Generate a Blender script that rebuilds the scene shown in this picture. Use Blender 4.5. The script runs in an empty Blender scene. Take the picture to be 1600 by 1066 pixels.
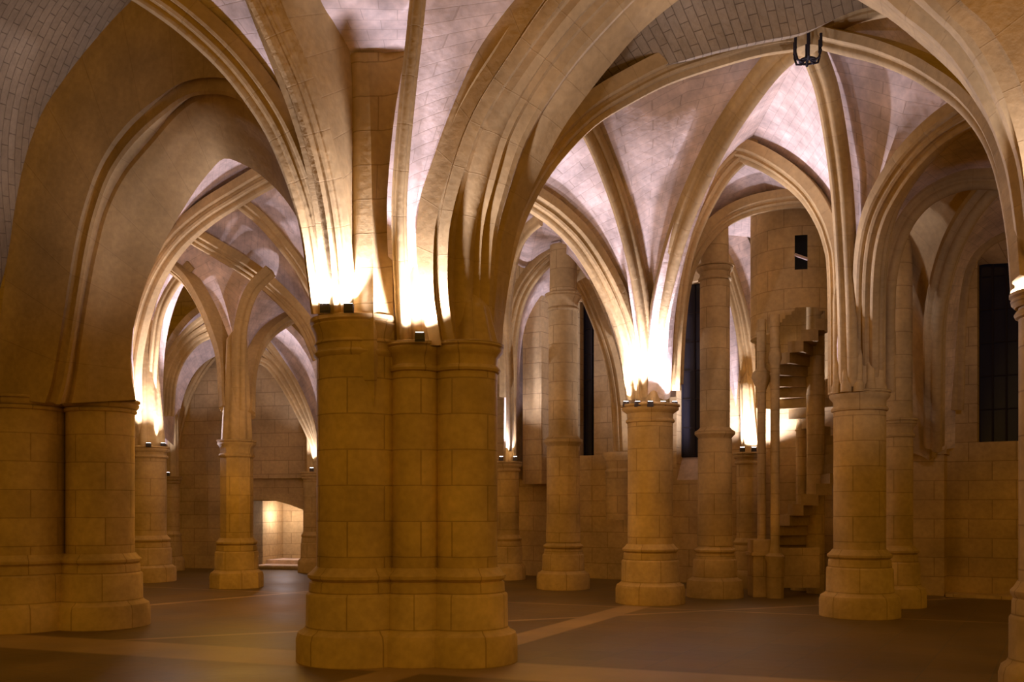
import bpy, bmesh, math, random
from mathutils import Vector
random.seed(4)
PI = math.pi
F, CX, HY, CH = 1500.0, 800.0, 790.0, 1.6      # focal length in px, horizon row, eye height
S = bpy.context.scene
C = S.collection

def P(px, py, D):
    return Vector(((px-CX)/F*D, D, CH+(HY-py)/F*D))
def ZH(py, D): return CH+(HY-py)/F*D

# ------------------------------------------------------------------ materials
def nodes(m):
    m.use_nodes = True
    nt = m.node_tree; nt.nodes.clear()
    out = nt.nodes.new('ShaderNodeOutputMaterial'); b = nt.nodes.new('ShaderNodeBsdfPrincipled')
    nt.links.new(b.outputs[0], out.inputs[0])
    return nt, b
def stone(name, c1, c2, joint, bw, bh, mortar=0.012, jstr=0.7, rough=0.85, bump=0.25, noise=1.2, lo=.72):
    m = bpy.data.materials.new(name); nt, b = nodes(m); N = nt.nodes.new; L = nt.links.new
    uv = N('ShaderNodeUVMap'); uv.uv_map = 'UVMap'
    tc = N('ShaderNodeTexCoord')
    br = N('ShaderNodeTexBrick'); L(uv.outputs[0], br.inputs['Vector'])
    br.inputs['Color1'].default_value = (*c1, 1); br.inputs['Color2'].default_value = (*c2, 1)
    br.inputs['Mortar'].default_value = (*joint, 1); br.inputs['Scale'].default_value = 1
    br.inputs['Mortar Size'].default_value = mortar; br.inputs['Mortar Smooth'].default_value = 0.4
    br.inputs['Brick Width'].default_value = bw; br.inputs['Row Height'].default_value = bh
    n1 = N('ShaderNodeTexNoise'); n1.inputs['Scale'].default_value = noise; n1.inputs['Detail'].default_value = 6
    L(tc.outputs['Object'], n1.inputs['Vector'])
    n2 = N('ShaderNodeTexNoise'); n2.inputs['Scale'].default_value = 14; n2.inputs['Detail'].default_value = 5
    L(tc.outputs['Object'], n2.inputs['Vector'])
    r1 = N('ShaderNodeMapRange'); r1.inputs[1].default_value = .3; r1.inputs[2].default_value = .7
    r1.inputs[3].default_value = lo; r1.inputs[4].default_value = 1.12
    L(n1.outputs[0], r1.inputs[0])
    r2 = N('ShaderNodeMapRange'); r2.inputs[1].default_value = .25; r2.inputs[2].default_value = .75
    r2.inputs[3].default_value = .86; r2.inputs[4].default_value = 1.1
    L(n2.outputs[0], r2.inputs[0])
    mu = N('ShaderNodeMath'); mu.operation = 'MULTIPLY'; L(r1.outputs[0], mu.inputs[0]); L(r2.outputs[0], mu.inputs[1])
    base = N('ShaderNodeMix'); base.data_type = 'RGBA'; base.inputs[0].default_value = jstr
    base.inputs[6].default_value = (*[(a+d)/2 for a, d in zip(c1, c2)], 1); L(br.outputs['Color'], base.inputs[7])
    vm = N('ShaderNodeVectorMath'); vm.operation = 'SCALE'; L(base.outputs[2], vm.inputs[0]); L(mu.outputs[0], vm.inputs['Scale'])
    L(vm.outputs[0], b.inputs['Base Color'])
    b.inputs['Roughness'].default_value = rough
    b.inputs['Specular IOR Level'].default_value = 0.25
    bm_ = N('ShaderNodeBump'); bm_.inputs['Strength'].default_value = bump; bm_.inputs['Distance'].default_value = 0.02
    hs = N('ShaderNodeMath'); hs.operation = 'SUBTRACT'; L(n2.outputs[0], hs.inputs[0]); L(br.outputs['Fac'], hs.inputs[1])
    L(hs.outputs[0], bm_.inputs['Height']); L(bm_.outputs[0], b.inputs['Normal'])
    return m
M = {}
M['pier'] = stone('pier_stone', (.63,.44,.185), (.52,.355,.14), (.29,.185,.065), .62, .36, .008, .65, lo=.62)
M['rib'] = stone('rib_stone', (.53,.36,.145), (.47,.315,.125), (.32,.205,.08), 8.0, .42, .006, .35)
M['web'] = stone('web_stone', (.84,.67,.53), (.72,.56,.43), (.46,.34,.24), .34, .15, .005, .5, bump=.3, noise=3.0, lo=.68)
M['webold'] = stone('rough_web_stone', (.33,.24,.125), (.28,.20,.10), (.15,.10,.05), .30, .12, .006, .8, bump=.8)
M['wall'] = stone('wall_stone', (.60,.42,.19), (.50,.34,.15), (.24,.15,.06), .75, .34, .009, .65)
def plain(name, col, rough=.6, metal=0, emis=None, es=0):
    m = bpy.data.materials.new(name); nt, b = nodes(m)
    n = nt.nodes.new('ShaderNodeTexNoise'); n.inputs['Scale'].default_value = 20
    mr = nt.nodes.new('ShaderNodeMapRange'); mr.inputs[3].default_value = .8; mr.inputs[4].default_value = 1.2
    nt.links.new(n.outputs[0], mr.inputs[0])
    v = nt.nodes.new('ShaderNodeVectorMath'); v.operation = 'SCALE'; v.inputs[0].default_value = col
    nt.links.new(mr.outputs[0], v.inputs['Scale']); nt.links.new(v.outputs[0], b.inputs['Base Color'])
    b.inputs['Roughness'].default_value = rough; b.inputs['Metallic'].default_value = metal
    if emis:
        b.inputs['Emission Color'].default_value = (*emis, 1); b.inputs['Emission Strength'].default_value = es
    return m
M['iron'] = plain('wrought_iron', (.012,.006,.006), .9, 0)
M['housing'] = plain('lamp_housing', (.05,.04,.04), .5, .2)
M['lens'] = plain('lamp_lens', (.9,.9,.9), .3, 0, (1,.93,1), 14)
M['night'] = plain('night_outside', (.004,.004,.006), .9)
M['dark'] = plain('dark_joinery', (.05,.025,.015), .8)
gl = bpy.data.materials.new('window_glass'); nt, b = nodes(gl)
b.inputs['Base Color'].default_value = (.02,.02,.03,1); b.inputs['Roughness'].default_value = .15
b.inputs['Specular IOR Level'].default_value = .3
M['glass'] = gl

# ------------------------------------------------------------------ helpers
def link(name, bm, mat, parent=None, smooth=True, angle=38):
    me = bpy.data.meshes.new(name); bm.normal_update()
    bm.to_mesh(me); bm.free()
    me.materials.append(M[mat] if isinstance(mat, str) else mat)
    if smooth:
        for p in me.polygons: p.use_smooth = True
        me.set_sharp_from_angle(angle=math.radians(angle))
    o = bpy.data.objects.new(name, me); C.objects.link(o)
    if parent is not None:
        o.parent = parent; o.matrix_parent_inverse = parent.matrix_world.inverted()
    return o
def tag(o, label=None, cat=None, group=None, kind=None):
    if label: o['label'] = label
    if cat: o['category'] = cat
    if group: o['group'] = group
    if kind: o['kind'] = kind
    return o
def empty(name, loc, label, cat, group=None, kind=None):
    o = bpy.data.objects.new(name, None); C.objects.link(o); o.location = loc
    o.empty_display_size = .2
    bpy.context.view_layer.update()
    return tag(o, label, cat, group, kind)

def fill(tr):
    """tr: (px,py[,D]) points. Missing D: 1/D interpolated along the pixel length between the given ones."""
    L = [0]
    for a, b in zip(tr, tr[1:]): L.append(L[-1]+math.hypot(b[0]-a[0], b[1]-a[1])+1e-6)
    known = [i for i, p in enumerate(tr) if len(p) > 2]
    out = []
    for i, p in enumerate(tr):
        if len(p) > 2: D = p[2]
        else:
            lo = max([k for k in known if k < i], default=None); hi = min([k for k in known if k > i], default=None)
            if lo is None: D = tr[hi][2]
            elif hi is None: D = tr[lo][2]
            else:
                t = (L[i]-L[lo])/(L[hi]-L[lo]); D = 1/((1-t)/tr[lo][2]+t/tr[hi][2])
        out.append((p[0], p[1], D))
    return out
def cr(p0, p1, p2, p3, t):
    return 0.5*((2*p1)+(-p0+p2)*t+(2*p0-5*p1+4*p2-p3)*t*t+(-p0+3*p1-3*p2+p3)*t**3)
def curve(tr, n, add=0.0, pl=None):
    """pixel trace -> n evenly spaced 3D points on a smooth curve"""
    if pl: tr = [(p[0], p[1], pl(p[0])+add) for p in tr]
    else: tr = [(a, b_, d+add) for a, b_, d in fill(tr)]
    pts = [P(*p) for p in tr]
    dense = []
    for i in range(len(pts)-1):
        p0 = pts[i-1] if i else 2*pts[0]-pts[1]
        p3 = pts[i+2] if i+2 < len(pts) else 2*pts[-1]-pts[-2]
        for k in range(12): dense.append(cr(p0, pts[i], pts[i+1], p3, k/12))
    dense.append(pts[-1])
    L = [0]
    for a, b_ in zip(dense, dense[1:]): L.append(L[-1]+(b_-a).length)
    out = []; j = 0
    for i in range(n):
        s = L[-1]*i/(n-1)
        while j < len(dense)-2 and L[j+1] < s: j += 1
        t = (s-L[j])/max(L[j+1]-L[j], 1e-9)
        out.append(dense[j].lerp(dense[j+1], min(max(t, 0), 1)))
    return out

def grid_mesh(rows, close=False, vflip=False):
    """rows: list of rows of points, returns bmesh with UVs in metres (u across rows, v along)"""
    bm = bmesh.new(); uvl = bm.loops.layers.uv.new('UVMap')
    V = [[bm.verts.new(p) for p in r] for r in rows]
    nr, n = len(rows), len(rows[0])
    mid = rows[nr//2]; Lv = [0]
    for a, b_ in zip(mid, mid[1:]): Lv.append(Lv[-1]+(b_-a).length)
    k0 = n//2; Lu = [0]
    for i in range(nr-1): Lu.append(Lu[-1]+(rows[i+1][k0]-rows[i][k0]).length)
    for i in range(nr-1):
        for k in range(n-1):
            try: f = bm.faces.new((V[i][k], V[i][k+1], V[i+1][k+1], V[i+1][k]))
            except ValueError: continue
            for l, (a, c) in zip(f.loops, ((i, k), (i, k+1), (i+1, k+1), (i+1, k))):
                l[uvl].uv = (Lu[a], Lv[c])
    return bm

CAM = Vector((0, 0, CH))
def loft(lines, bumps=None, mid=None, n=40, sub=6, thick=0.12, bulge=0.0):
    """surface through traced lines; bumps[i] = offsets (towards the room) of extra rows between line i and i+1"""
    cs = [c if isinstance(c[0], Vector) else curve(c, n) for c in lines]
    rows = []
    for i in range(len(cs)-1):
        a, b_ = cs[i], cs[i+1]
        off = bumps[i] if bumps else [0]*(sub-1)
        m = len(off)+1
        rows.append(a)
        for q in range(1, m):
            r = []
            t = q/m
            for k in range(n):
                ka, kb = max(k-1, 0), min(k+1, n-1)
                p = a[k].lerp(b_[k], t)
                tv = (a[kb].lerp(b_[kb], t)-a[ka].lerp(b_[ka], t)); sv = b_[k]-a[k]
                nn = tv.cross(sv)
                if nn.length > 1e-7: nn.normalize()
                if nn.dot(CAM-p) < 0: nn = -nn
                d = off[q-1]-bulge*4*t*(1-t)*min(1, 3*k/n)
                r.append(p+nn*d)
            rows.append(r)
    rows.append(cs[-1])
    if thick:
        # back skin: gives the shell real thickness, on the side away from the room
        bm = grid_mesh(rows); bm.normal_update(); bm.verts.ensure_lookup_table()
        sgn = sum(1 if f.normal.dot(CAM-f.calc_center_median()) > 0 else -1 for f in bm.faces)
        sgn = -1 if sgn > 0 else 1
        k = 0; back = []
        for r in rows:
            rr = []
            for p in r:
                v = bm.verts[k]; k += 1
                rr.append(p+v.normal*thick*sgn)
            back.append(rr)
        bm.free()
        rows = rows+back[::-1]+[rows[0]]
    return grid_mesh(rows)

ROLL = [(-.5,-.5),(-.5,-.12),(-.42,-.02),(-.30,.02),(-.24,.12),(-.27,.26),(-.22,.38),(-.12,.47),(0,.5)]
WIDE = [(-.5,-.5),(-.5,-.05),(-.44,.02),(-.36,.03),(-.33,.12),(-.36,.2),(-.30,.28),(-.22,.26),(-.16,.3),(-.15,.4),(-.1,.48),(0,.5)]
FLATP = [(-.5,-.5),(-.5,.1),(-.42,.28),(-.3,.32),(-.26,.42),(-.18,.5),(-.08,.46),(0,.46)]
def profile(kind):
    p = {'roll': ROLL, 'wide': WIDE, 'flat': FLATP}[kind]
    return p+[(-a, b_) for a, b_ in reversed(p[:-1])]
def sweep(tr, w, h, kind='roll', n=44, hang=None, roll=0.0):
    """moulded rib along a traced curve; its rounded nose points to the inside of the arch"""
    cs = tr if isinstance(tr[0], Vector) else curve(tr, n)
    n = len(cs)
    pr = profile(kind)
    ch = cs[-1]-cs[0]; ch.z = 0
    if hang is None:
        hd = ch.normalized()
        side = hd.cross(Vector((0, 0, 1))).normalized()
    rings = []
    for k in range(n):
        t = (cs[min(k+1, n-1)]-cs[max(k-1, 0)]).normalized()
        if hang is None:
            nn = t.cross(side).normalized()
            # inside of the arch: downwards
            if nn.z > 0 or (abs(nn.z) < .05 and k and rings and nn.dot(prev) < 0): nn = -nn
        else:
            hv = Vector(hang); nn = (hv-t*hv.dot(t)).normalized()
        if rings and nn.dot(prev) < 0 and abs(nn.z) < .3: nn = -nn
        prev = nn
        s = nn.cross(t).normalized()
        rings.append([cs[k]+s*(a*w)+nn*(b_*h) for a, b_ in pr])
    rows = list(map(list, zip(*rings)))
    rows.append(rows[0])
    bm = grid_mesh(rows)
    bmesh.ops.remove_doubles(bm, verts=bm.verts[:], dist=1e-5)
    bmesh.ops.holes_fill(bm, edges=[e for e in bm.edges if e.is_boundary], sides=40)
    bmesh.ops.recalc_face_normals(bm, faces=bm.faces[:])
    return bm
def merge(*bms):
    out = bms[0]
    for b_ in bms[1:]:
        me = bpy.data.meshes.new('t'); b_.to_mesh(me); b_.free(); out.from_mesh(me); bpy.data.meshes.remove(me)
    return out
def lathe(cx, cy, prof, seg=40, a0=0, mult=None, bm=None):
    """prof: (r, z) from bottom to top"""
    bm = bm or bmesh.new()
    uvl = bm.loops.layers.uv.get('UVMap') or bm.loops.layers.uv.new('UVMap')
    rings = []
    for r, z in prof:
        rings.append([bm.verts.new((cx+r*math.cos(a0+2*PI*k/seg), cy+r*math.sin(a0+2*PI*k/seg), z)) for k in range(seg)])
    R = max(r for r, z in prof)*.8
    for i in range(len(rings)-1):
        for k in range(seg):
            k2 = (k+1) % seg
            f = bm.faces.new((rings[i][k], rings[i][k2], rings[i+1][k2], rings[i+1][k]))
            us = (k, k+1, k+1, k); zs = (prof[i][1], prof[i][1], prof[i+1][1], prof[i+1][1])
            for l, u, z in zip(f.loops, us, zs): l[uvl].uv = (2*PI*R*u/seg+cx, z)
    bm.faces.new(rings[0][::-1]); bm.faces.new(rings[-1])
    return bm
def box(bm, x0, x1, y0, y1, z0, z1, rot=0, c=None):
    uvl = bm.loops.layers.uv.get('UVMap') or bm.loops.layers.uv.new('UVMap')
    vs = [Vector((x, y, z)) for x in (x0, x1) for y in (y0, y1) for z in (z0, z1)]
    if rot:
        c = c or Vector(((x0+x1)/2, (y0+y1)/2, 0))
        ca, sa = math.cos(rot), math.sin(rot)
        vs = [Vector((c[0]+(v.x-c[0])*ca-(v.y-c[1])*sa, c[1]+(v.x-c[0])*sa+(v.y-c[1])*ca, v.z)) for v in vs]
    V = [bm.verts.new(v) for v in vs]
    for q in ((0,1,3,2),(4,6,7,5),(0,4,5,1),(2,3,7,6),(0,2,6,4),(1,5,7,3)):
        f = bm.faces.new([V[i] for i in q])
        nrm = (V[q[1]].co-V[q[0]].co).cross(V[q[2]].co-V[q[0]].co)
        for l in f.loops:
            co = l.vert.co
            l[uvl].uv = (co.x+co.y, co.z) if abs(nrm.z) < .7*nrm.length else (co.x, co.y)
    return bm
def tube(bm, pts, r, seg=8):
    pts = [Vector(p) for p in pts]; rings = []
    for i, p in enumerate(pts):
        t = (pts[min(i+1, len(pts)-1)]-pts[max(i-1, 0)]).normalized()
        u = t.cross(Vector((0, 0, 1)))
        if u.length < .05: u = t.cross(Vector((1, 0, 0)))
        u.normalize(); v = t.cross(u)
        rings.append([bm.verts.new(p+u*math.cos(2*PI*k/seg)*r+v*math.sin(2*PI*k/seg)*r) for k in range(seg)])
    for i in range(len(rings)-1):
        for k in range(seg):
            bm.faces.new((rings[i][k], rings[i][(k+1)%seg], rings[i+1][(k+1)%seg], rings[i+1][k]))
    bm.faces.new(rings[0][::-1]); bm.faces.new(rings[-1])
    return bm

# ------------------------------------------------------------------ piers
def pier(name, label, cat, lobes, capz=3.25, neckz=2.98, ringz=.88, ring2=.70, plz=.33, plw=.17, topz=None, seg=40, kw=1.0, ztop_core=None, capw=.06, capname='capital'):
    """lobes: (px, D, halfwidth_px[, capz]) round shafts that make up one pier"""
    cxm = sum((l[0]-CX)/F*l[1] for l in lobes)/len(lobes); cym = sum(l[1] for l in lobes)/len(lobes)
    t = empty(name, (cxm, cym, 0), label, cat, kind='thing')
    bs, sh = bmesh.new(), bmesh.new()
    for b_ in (bs, sh): b_.loops.layers.uv.new('UVMap')
    for l in lobes:
        x, y, r = (l[0]-CX)/F*l[1], l[1], l[2]/F*l[1]
        cz = l[3] if len(l) > 3 else capz
        nz = cz-(capz-neckz)
        e = plw
        lathe(x, y, [(r+e+.03, 0), (r+e+.03, plz-.10), (r+e+.01, plz-.03), (r+e*.75, plz), (r+e*.62, plz+.03), (r+e*.6, ring2-.02),
                     (r+e*.55, ring2), (r+e*.45, ring2+.01), (r+e*.42, ringz-.07), (r+e*.3, ringz-.05), (r+e*.5, ringz-.02), (r+e*.52, ringz+.01),
                     (r+e*.3, ringz+.04), (r+e*.06, ringz+.09)], 8 if r > .3 and seg < 30 else seg, PI/8, bm=bs)
        if cz is not None and cz > 0 and (len(l) < 5 or l[4]):
            lathe(x, y, [(r, ringz+.05), (r, nz-.02)], seg, PI/seg, bm=sh)
            cp = bmesh.new(); lathe(x, y, [(r, nz-.03), (r+.025*kw, nz-.02), (r+.035*kw, nz+.005), (r+.02*kw, nz+.03), (r, nz+.045), (r+.005, nz+(cz-nz)*.45),
                         (r+capw*.45, cz-.12), (r+capw*.9, cz-.09), (r+capw, cz-.06), (r+capw*.75, cz-.045), (r+capw*1.15, cz-.03), (r+capw*1.15, cz-.005), (r+capw, cz)], seg, PI/seg, bm=cp)
            link(capname, cp, 'pier', t)
        else:
            lathe(x, y, [(r, ringz+.05), (r, abs(cz))], seg, PI/seg, bm=sh)
    link('base', bs, 'pier', t); link('shaft', sh, 'pier', t)
    return t

# big compound pier in front (P0)
P0 = pier('stone_pier', 'massive clustered stone pier in the middle foreground, widest in the hall', 'pier',
    [(562,10.0,66,3.5,0), (600,10.2,60,3.3,0), (650,9.85,38), (728,9.9,49), (700,10.9,60,3.2,0), (600,11.0,55,3.2,0), (590,12.0,45,3.2,0)], plw=.18)
b_ = bmesh.new(); b_.loops.layers.uv.new('UVMap')
x, y = (562-800)/F*10.0, 10.0
rr = 67/F*10.0
lathe(x, y, [(rr-.01, 3.10), (rr+.02, 3.13), (rr+.025,3.15), (rr, 3.18), (rr, 3.22), (rr+.02, 3.25), (rr,3.28), (rr+.01, 3.34), (rr+.035, 3.40), (rr+.05, 3.43), (rr+.035, 3.45), (rr+.06, 3.47), (rr+.06, 3.51), (rr-.02, 3.53)], 40, bm=b_)
tag(link('capital', b_, 'pier', P0), 'higher moulded capital on the left lobe')
# pilaster carrying straight on up out of the pier
b_ = loft([[(554,650,9.66),(553,545,9.6),(551,350,9.6),(551,160,9.6),(548,84,9.6)], [(585,650,9.62),(584,545,9.54),(582,350,9.54),(578,160,9.58),(575,82,9.6)], [(618,650,9.85),(616,545,9.74),(612,350,9.74),(622,245,9.74),(634,72,9.74)]],
          bumps=[[0.02,0.02,0], [-.03,-.06,-.05]], n=30, thick=.4)
link('pilaster', b_, 'pier', P0)

P2 = pier('stone_pier', 'round stone pier right of the massive pier, crowned by a row of floodlights', 'pier', [(1016,15.8,35)], seg=40, capw=.10)
PR = pier('stone_pier', 'stone pier with bundled shafts rising unbroken, standing before the window wall', 'pier',
    [(1343,13.9,39), (1403,15.2,22,ZH(655,15.2))])
LP = pier('stone_pier', 'broad unlit double stone pier at the left edge of the hall', 'pier',
    [(30,12.6,68,3.0), (157,12.8,50,3.0), (100,13.6,60,2.9,0)], capz=3.0, neckz=2.85)
CA = pier('stone_column', 'tall slender stone column left of the floodlit round pier', 'column', [(880,18.5,23,5.67)], capz=5.67, neckz=5.35, ringz=.82, ring2=.66, plw=.2, seg=36)
CB = pier('stone_column', 'tall slender stone column right of the floodlit round pier', 'column', [(1117,16.8,23,5.80)], capz=5.80, neckz=5.55, ringz=.82, ring2=.66, plw=.2, seg=36)
for t, px, D, z in ((CA, 880, 18.5, 2.83), (CB, 1117, 16.8, 2.86)):
    b_ = bmesh.new(); x, y, r = (px-800)/F*D, D, 23/F*D
    lathe(x, y, [(r+.0, z-.16), (r+.02, z-.1), (r+.05, z-.06), (r+.09, z-.02), (r+.09, z+.03), (r+.04, z+.06), (r, z+.1)], 36, bm=b_)
    link('shaft_ring', b_, 'pier', t)
    b_ = bmesh.new(); lathe(x, y, [(r*.93, (5.6 if t is CA else 5.75)), (r*.9, 6.6)], 36, bm=b_); link('upper_shaft', b_, 'pier', t)
    b_ = bmesh.new(); lathe(x, y, [(r+.05, .9), (r+.035, 1.6), (r+.035, z-.1)], 36, bm=b_); link('lower_shaft', b_, 'pier', t)
LQ = pier('stone_pier', 'floodlit stone pier just beyond the broad left pier', 'pier', [(232,20.3,27,2.84)], capz=2.84, neckz=2.62, seg=36)
L3 = pier('stone_pier', 'half hidden small pier against the far left wall, lit white above', 'pier', [(268,23.6,12,ZH(744,23.6))], capz=2.32, neckz=2.16, plw=.1, seg=24)
L4 = pier('stone_pier', 'square-shafted stone pier standing clear in the left archway', 'pier', [(370,18.75,25,ZH(688,18.75))], capz=2.86, neckz=2.55, seg=8, plw=.17)
L5 = pier('stone_pier', 'low lit pier half hidden by the left side of the massive pier', 'pier', [(487,23.0,13,ZH(738,23.0))], capz=2.4, neckz=2.25, plw=.1, seg=24)
L6 = pier('stone_pier', 'low lit pier close behind the right side of the massive pier', 'pier', [(794,20.8,17,ZH(722,20.8))], capz=2.54, neckz=2.35, plw=.12, seg=24)
L7 = pier('stone_pier', 'lit pier behind the stair colonnettes, right of the slender column', 'pier', [(1170,18.7,19,ZH(708,18.7))], capz=2.62, neckz=2.42, plw=.12, seg=24)
RP = pier('stone_pier', 'near stone pier cut off by the right edge of the picture', 'pier', [(1650,7.7,52,ZH(455,7.7))], capz=3.3, neckz=3.12, seg=40, plw=.12, ringz=.9)

# ------------------------------------------------------------------ springers (lower rib bundles above the capitals)
def springer(parent, px, D, hw, y0, y1, hw1=None, dx=0, seg=24, D1=None, name='springer'):
    D1 = D1 or D
    x0, x1 = (px-800)/F*D, (px+dx-800)/F*D1
    b_ = bmesh.new(); uvl = b_.loops.layers.uv.new('UVMap')
    rows = []; K = 10
    for i in range(K+1):
        t = i/K; z = ZH(y0, D)*(1-t)+ZH(y1, D1)*t
        r = hw/F*D*(1-t)+(hw1 or hw)/F*D1*t
        cx = x0*(1-t)+x1*t; cy = D*(1-t)+D1*t
        rows.append([Vector((cx+r*(1+.07*math.cos(8*a))*math.cos(a), cy+r*(1+.07*math.cos(8*a))*math.sin(a), z)) for a in [2*PI*k/64 for k in range(65)]])
    c_ = Vector((x1, D1, ZH(y1, D1)+.25)); rows.append([c_+(p-c_)*.02 for p in rows[-1]])
    b_.free(); b_ = grid_mesh(rows)
    return link(name, b_, 'rib', parent)
springer(P2, 1016, 15.95, 29, 636, 500, 22)
springer(PR, 1343, 13.9, 37, 614, 380, 33, 0)
springer(P0, 652, 9.98, 28, 538, 400, 20, -2)
springer(P0, 732, 10.0, 44, 538, 480, 30)
springer(P0, 520, 10.05, 22, 492, 380, 14, -8)
for px, dd, yt in ((1308,13.75,470),(1322,13.55,400),(1341,13.5,360),(1360,13.55,400),(1377,13.75,460)):
    b_ = bmesh.new(); r = 6.5/F*dd
    lathe((px-CX)/F*dd, dd, [(r*1.3, 3.2), (r*1.3, 3.3), (r, 3.34), (r, ZH(yt, dd)), (r*.3, ZH(yt, dd)+.3)], 14, bm=b_); link('bundled_shaft', b_, 'rib', PR)
springer(L4, 370, 18.75, 23, 690, 530, 15)
springer(LQ, 232, 20.4, 25, 700, 500, 12, -4)
springer(L5, 490, 23.2, 11, 738, 640, 8, -4)
springer(L6, 797, 20.9, 9, 722, 520, 8)
springer(L7, 1172, 18.8, 13, 708, 600, 10, -6)
springer(L3, 270, 23.8, 9, 744, 650, 8, 0)
b_ = bmesh.new(); x, y, r = (1403-800)/F*15.2, 15.2, 21/F*15.2
lathe(x, y, [(r, 2.9), (r, 6.0)], 36, bm=b_); link('upper_shaft', b_, 'pier', PR)

# ------------------------------------------------------------------ ribs and arches
def rib(label, tr, w, h, kind='roll', n=44, hang=None, name='vault_rib', cat='rib', mat='rib', group=None):
    b_ = sweep(tr, w, h, kind, n, hang)
    return tag(link(name, b_, mat), label, cat, group, 'thing')

K = (1262, 58, 11.8)
# the chandelier bay
rib('wide rib sweeping from the massive pier up to the hanging iron chandelier',
    [(758,552,10.6),(766,480),(778,410),(797,345),(832,275),(872,222),(920,176),(972,144),(1035,112),(1108,87),(1185,66),(1255,56,11.8)], .46, .34, 'wide')
rib('rib rising from the floodlit round pier towards the chandelier',
    [(1026,610,15.85),(1030,540),(1034,490),(1046,430),(1066,360),(1096,285),(1130,218),(1175,150),(1215,100),(1256,66,11.9)], .28, .32)
rib('rib rising almost straight up from the bundled-shaft pier to the chandelier',
    [(1330,600,13.6),(1328,480),(1324,380),(1318,290),(1308,210),(1295,140),(1280,95),(1268,66,11.8)], .27, .26, hang=(0,-1,-.35))
rib('rib curving right from the chandelier down to the right foreground arch',
    [(1270,56,11.8),(1320,68),(1370,80),(1425,101),(1465,124),(1508,155),(1545,200),(1572,262),(1592,360,8.6),(1600,450,8.3)], .27, .26)
rib('short double rib running up right from the chandelier to the top edge',
    [(1258,52,11.8),(1300,38),(1345,20),(1400,8),(1470,-10,10.6)], .26, .22)
rib('slim straight rib left of the floodlit round pier, ending behind the wide rib',
    [(1010,620,15.85),(1008,540),(1000,470),(988,405),(968,330),(944,262),(922,212),(900,175,13.2)], .22, .34)
rib('orange arch dropping from the wide rib onto the left of the floodlit round pier',
    [(993,620,15.8),(985,560),(968,498),(940,435),(905,380),(868,342),(838,320),(805,300,14.2)], .42, .32, 'wide')
rib('thin rib passing left behind the foreground arch above the slender column',
    [(845,345,15.8),(825,362),(808,392),(798,440),(793,500),(797,600),(797,700,20.5)], .16, .2)
rib('moulded arch springing behind the massive pier to the head of the slender column',
    [(890,388,19.5),(862,402),(838,425),(818,455),(806,490),(799,540),(797,620,20.5)], .36, .3, 'wide')
rib('pointed arch head over the stair tower, left half, on the floodlit round pier',
    [(1048,610,15.8),(1052,520),(1060,440),(1072,385),(1094,330),(1122,280),(1146,252),(1164,240),(1180,240,15.2)], .40, .34, 'wide')
rib('pointed arch head over the stair tower, right half, on the bundled-shaft pier',
    [(1150,238,15.2),(1168,240),(1196,251),(1230,272),(1262,300),(1286,335),(1302,375),(1310,430),(1312,616,14.1)], .40, .34, 'wide')
rib('low round arch from the floodlit round pier to the stair tower wall',
    [(1054,600,16.4),(1058,520),(1066,450),(1082,400),(1112,358),(1150,332),(1200,317),(1262,312),(1310,330,16.4)], .34, .3, 'wide')
rib('broad shadowed rib rising right from the bundled-shaft pier to the foreground arch',
    [(1362,600,13.9),(1362,470),(1366,395),(1378,340),(1400,295),(1432,250),(1475,208),(1520,178),(1570,158,10.6)], .40, .34, 'wide')
rib('pale rounded arch right of the bundled-shaft pier under the right vault',
    [(1386,610,14.4),(1386,480),(1390,425),(1402,378),(1420,340),(1450,308),(1490,288),(1530,281),(1600,284,12.6)], .26, .26)
rib('dark-sided rib falling from the right vault to the wall shaft',
    [(1462,700,15.8),(1462,580),(1464,500),(1474,440),(1490,388),(1512,345),(1534,315),(1556,291),(1590,265,12.8)], .30, .28)
rib('moulded arch framing the tall dark window at the right',
    [(1497,640,16.6),(1500,520),(1506,450),(1520,405),(1545,378),(1580,362),(1640,352,15.5)], .15, .2)
# far arches behind the stair and slender columns
for i, (dx, lab) in enumerate(((0, 'outer far rib seen between slender column and stair tower, lit white'), (-11, 'inner far rib between slender column and stair tower, lit white'))):
    rib(lab, [(1178+dx,690,18.9),(1176+dx,620),(1172+dx,560),(1163+dx,500),(1150+dx,450),(1136+dx,410),(1118+dx,380,18.9)], .14, .18, hang=(-1,-.5,0))
rib('far arch falling right of the left slender column, in front of the narrow window',
    [(905,440,19.6),(920,470),(940,520),(955,570),(964,630),(968,705,19.8)], .34, .26, 'wide')
b_ = bmesh.new(); lathe((966-800)/F*20.0, 20.0, [(.26,1.3),(.26,2.25),(.28,2.3),(.24,2.36),(.26,2.5),(.33,2.62),(.33,2.7)], 24, bm=b_)
tag(link('wall_shaft', b_, 'pier'), 'short corbelled wall shaft between slender column and floodlit round pier', 'shaft', kind='thing')

# massive pier's own ribs
rib('lower double-edged rib climbing left from the massive pier, its underside lit',
    [(509,489,9.8),(502,430),(490,350),(466,270),(430,190),(372,108),(305,42),(235,-10),(150,-60,8.8)], .32, .30, 'wide')
rib('upper rib climbing left from the massive pier beside the flat orange arch face',
    [(530,489,9.65),(524,400),(514,320),(497,240),(470,150),(436,70),(403,0),(375,-60,8.3)], .24, .26, 'wide')
rib('slim dark rib rising steeply up the middle of the massive pier to the top edge',
    [(632,540,9.75),(624,350),(628,250),(638,140),(648,50),(656,-30,8.7)], .15, .2, hang=(.15,-1,-.2))

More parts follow.
